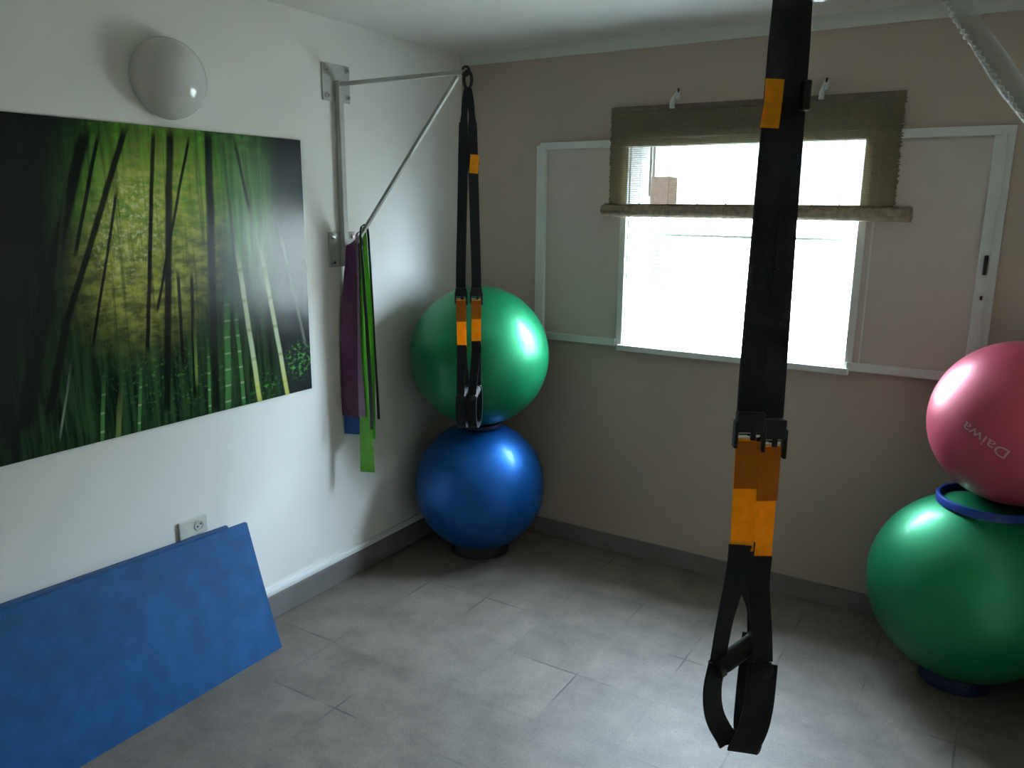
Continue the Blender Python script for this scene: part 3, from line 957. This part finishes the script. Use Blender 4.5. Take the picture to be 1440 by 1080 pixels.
Af = (0.8513, 0.5248, 0)
Bf = (-0.5248, 0.8513, 0)
trainer((2.081, -2.143), Af, Bf, 'black and yellow suspension straps hanging nearest, in front of the window', 0.0115, 0.0185,
        [dict(yellow=(1.297, 1.215, 1.107), yb=-0.0150, g0=(-0.046, -0.022, 0.906), g1=(0.032, 0.018, 0.938), bottom=0.755, cw=0.036, shift=(0.022, -0.004), gw=(0.90, 0.43)),
         dict(yellow=(1.284, 1.192, 1.083), yb=0.0190, g0=(0.017, -0.055, 0.926), g1=(0.038, 0.050, 0.918), bottom=0.752, cw=0.046, shift=(-0.024, -0.006))],
        2.17, (-0.0215, -0.0245, 0.026, 0.0275), ext_top=2.36, over=0.004, top_block=True)
hk = thing('ceiling_hook', (2.081, -2.143, 2.325), 'steel ceiling hook carrying the nearest suspension straps', 'hook')
m = MB(); m.lathe([(0, 0), (0.03, 0), (0.03, -0.006), (0, -0.006)], (2.081, -2.143, 2.36), (0, 0, 1), 24)
m.build('hook_plate', M['steel'], hk)
m = MB(); m.tube([(2.081 + 0.014 * math.cos(t), -2.143, 2.342 + 0.014 * math.sin(t)) for t in [2 * math.pi * q / 18 for q in range(18)]], 0.004, 8, closed=True)
m.build('hook_eye', M['chrome'], hk, smooth=True)

Ag = Vector((0.80, 0.60, 0)).normalized()
Bg = Vector((-0.60, 0.80, 0)).normalized()
trainer((0.645, YB), Ag, Bg, 'black and yellow suspension straps hanging from the steel wall bracket in the corner', 0.017, 0.029,
        [dict(yellow=(1.300, 1.215, 1.112), yb=-0.0265, g0=(-0.034, -0.055, 0.925), g1=(-0.010, 0.055, 0.940), bottom=0.80),
         dict(yellow=(1.300, 1.225, 1.128), yb=0.0290, g0=(0.010, -0.055, 0.925), g1=(0.036, 0.055, 0.940), bottom=0.80)],
        2.118, (0.024, 0.019, 0.032, 0.034))


# ------------------------------------------------------------------ exercise balls and their rings
def ball(c, r, mt, label, squash=1.0):
    t = MB()
    prof = []
    n = 48
    for i in range(n + 1):
        a = math.pi * i / n
        rr = r * math.sin(a)
        h = -r * math.cos(a) * squash
        if 8 < i < n - 8 and i % 2 == 0:
            rr *= 0.9985                                 # faint grip ribs
        prof.append((max(rr, 0.0), h))
    prof[0] = (0, prof[0][1]); prof[-1] = (0, prof[-1][1])
    t.lathe(prof, c, (0, 0, 1), 72)
    o = t.build('exercise_ball', mt, origin=(c[0], c[1], c[2] - r * squash), smooth=True)
    return tag(o, label, 'exercise ball', 'exercise balls stacked in the corners')


def ring(c, R, h, w, mt, label, tilt=(0, 0)):
    """open plastic ring that a ball sits in"""
    t = MB()
    n = 64
    sec = [(-w / 2, 0), (-w / 2, h * 0.8), (-w / 4, h), (w / 4, h), (w / 2, h * 0.8), (w / 2, 0)]
    rings = []
    for k in range(n):
        a = 2 * math.pi * k / n
        row = []
        for dr, z in sec:
            rr = R + dr
            x, y = rr * math.cos(a), rr * math.sin(a)
            row.append(t.bm.verts.new((c[0] + x, c[1] + y, c[2] + z + x * tilt[0] + y * tilt[1])))
        rings.append(row)
    for k in range(n):
        a, b = rings[k], rings[(k + 1) % n]
        for j in range(len(sec)):
            t.bm.faces.new((a[j], a[(j + 1) % len(sec)], b[(j + 1) % len(sec)], b[j]))
    o = t.build('ball_ring', mt, smooth=True)
    return tag(o, label, 'ball stand', 'plastic rings under the balls')


ball((0.325, -0.325, 0.330), 0.312, M['ball_blue'], 'large blue exercise ball at the bottom of the corner stack')
ball((0.330, -0.335, 0.966), 0.324, M['ball_green'], 'green exercise ball resting on the blue ball in the corner')
ball((2.392, -0.335, 0.365), 0.327, M['ball_green'], 'green exercise ball on the floor under the pink ball')
pk_c, pk_r = Vector((2.470, -0.322, 0.961)), 0.272
pink = ball(tuple(pk_c), pk_r, M['ball_pink'], 'pink exercise ball stacked on a green ball at the right edge')
ring((0.325, -0.325, 0.0), 0.130, 0.050, 0.022, M['ring_black'], 'black plastic ring on the floor under the blue ball')
ring((0.340, -0.335, 0.632), 0.092, 0.018, 0.012, M['ring_navy'], 'dark blue ring between the corner green and blue balls')
ring((2.392, -0.335, 0.0), 0.105, 0.050, 0.024, M['ring_navy'], 'navy plastic ring on the floor under the right green ball')
ring((2.415, -0.335, 0.664), 0.150, 0.027, 0.014, M['ring_blue'], 'bright blue ring wedged between the pink and green balls', tilt=(-0.02, 0.0))

# printed word on the pink ball, upside down and slanting
cu = bpy.data.curves.new('lettering', 'FONT')
cu.body = 'Daiwa'
cu.size = 0.050
cu.resolution_u = 3
cu.align_x = 'CENTER'
cu.align_y = 'CENTER'
to = bpy.data.objects.new('lettering_tmp', cu)
COL.objects.link(to)
dg = bpy.context.evaluated_depsgraph_get()
me = bpy.data.meshes.new_from_object(to.evaluated_get(dg))
bpy.data.objects.remove(to)
TEXT_AT = Vector((2.385, -0.567, 0.952))               # roughly where the word sits on the ball
nrm = (TEXT_AT - pk_c).normalized()
right_w = (r2 - nrm * r2.dot(nrm)).normalized()
ang = math.radians(180 - 25)
tx = (right_w * math.cos(ang) + nrm.cross(right_w) * math.sin(ang)).normalized()
ty = nrm.cross(tx).normalized()
bmt = bmesh.new()
bmt.from_mesh(me)
bmesh.ops.subdivide_edges(bmt, edges=[e for e in bmt.edges if e.calc_length() > 0.006], cuts=2, use_grid_fill=False)
bmesh.ops.triangulate(bmt, faces=bmt.faces[:])
for v in bmt.verts:
    p = pk_c + nrm * pk_r + tx * v.co.x * 1.28 + ty * v.co.y
    v.co = pk_c + (p - pk_c).normalized() * (pk_r + 0.0008) - Vector(pink.location)
bmt.to_mesh(me)
bmt.free()
me.materials.clear()
me.materials.append(M['print'])
wo = bpy.data.objects.new('lettering', me)
COL.objects.link(wo)
wo.parent = pink


# ------------------------------------------------------------------ blue foam mats leaning on the wall
def foam_mat(y0, y1, xb, xt, h, rise, th, mt, label):
    t = MB()
    ny, nz = 20, 8
    ang = math.atan2(xb - xt, h)
    grid = {}
    for side in (0, 1):
        for i in range(ny + 1):
            for j in range(nz + 1):
                s, q = i / ny, j / nz
                y = y0 + (y1 - y0) * s
                hh = (h + rise * (y0 - y) / 0.9)
                z = hh * q
                x = xb + (xt - xb) * q + 0.004 * math.sin(5 * y) * math.sin(math.pi * q)
                grid[(side, i, j)] = t.bm.verts.new((x + (0 if side else -th * math.cos(ang)), y, max(z, 0.0) + (0 if side else 0.0)))
    F = t.bm.faces.new
    for side in (0, 1):
        for i in range(ny):
            for j in range(nz):
                F((grid[(side, i, j)], grid[(side, i + 1, j)], grid[(side, i + 1, j + 1)], grid[(side, i, j + 1)]))
    for i in range(ny):
        for j in (0, nz):
            F((grid[(0, i, j)], grid[(0, i + 1, j)], grid[(1, i + 1, j)], grid[(1, i, j)]))
    for j in range(nz):
        for i in (0, ny):
            F((grid[(0, i, j)], grid[(0, i, j + 1)], grid[(1, i, j + 1)], grid[(1, i, j)]))
    o = t.build('foam_mat', mt, smooth=True)
    return tag(o, label, 'exercise mat', 'foam mats against the wall')


foam_mat(-1.487, -2.75, 0.200, 0.048, 0.472, 0.036, 0.014, M['mat_blue'], 'front blue foam exercise mat leaning on the white wall')
foam_mat(-1.560, -2.80, 0.172, 0.030, 0.480, 0.038, 0.014, M['mat_edge'], 'rear blue foam mat, only its top edge showing behind the front mat')

# ------------------------------------------------------------------ beaded chain in a clear sleeve, top right
ch = thing('hanging_chain', (2.05, -1.34, 2.36), 'pale beaded chain in a clear plastic sleeve crossing the top right corner', 'chain')
P = [Vector(p) for p in ((2.06, -1.345, 2.355), (2.155, -1.337, 2.185), (2.19, -1.334, 2.113), (2.224, -1.331, 2.039), (2.286, -1.315, 1.955), (2.371, -1.293, 1.841), (2.45, -1.28, 1.745), (2.56, -1.27, 1.64), (2.748, -1.26, 1.50))]


def resample(P, step):
    out = []
    D = []
    for i in range(len(P) - 1):
        a, b, c, d = P[max(i - 1, 0)], P[i], P[i + 1], P[min(i + 2, len(P) - 1)]
        for s in range(30):
            t = s / 30
            D.append(0.5 * ((2 * b) + (c - a) * t + (2 * a - 5 * b + 4 * c - d) * t * t + (3 * b - a - 3 * c + d) * t ** 3))
    D.append(P[-1])
    acc = 0.0
    out.append(D[0])
    for p, q in zip(D, D[1:]):
        acc += (q - p).length
        if acc >= step:
            out.append(q.copy())
            acc = 0.0
    return out


path = resample(P, 0.0125)
m = MB()
for i, p in enumerate(path):
    r = 0.0052 + 0.0012 * math.sin(i * 1.7)
    prof = [(0, -r)] + [(r * math.sin(math.pi * k / 6), -r * math.cos(math.pi * k / 6)) for k in range(1, 6)] + [(0, r)]
    m.lathe(prof, p, (0, 0, 1), 8)
m.tube(path[::3], 0.0016, 6)
m.build('bead_chain', M['bead'], ch, smooth=True)
m = MB()
offs = (r2 * 0.020 + u2 * 0.006)
sl = [p + offs + Vector((0, 0, 0.003 * math.sin(i * 0.9))) for i, p in enumerate(path[1:-1:3])]
m.tube(sl, [0.0235 + 0.0022 * math.sin(i * 1.3) for i in range(len(sl))], 18)
m.build('clear_sleeve', M['film'], ch, smooth=True)
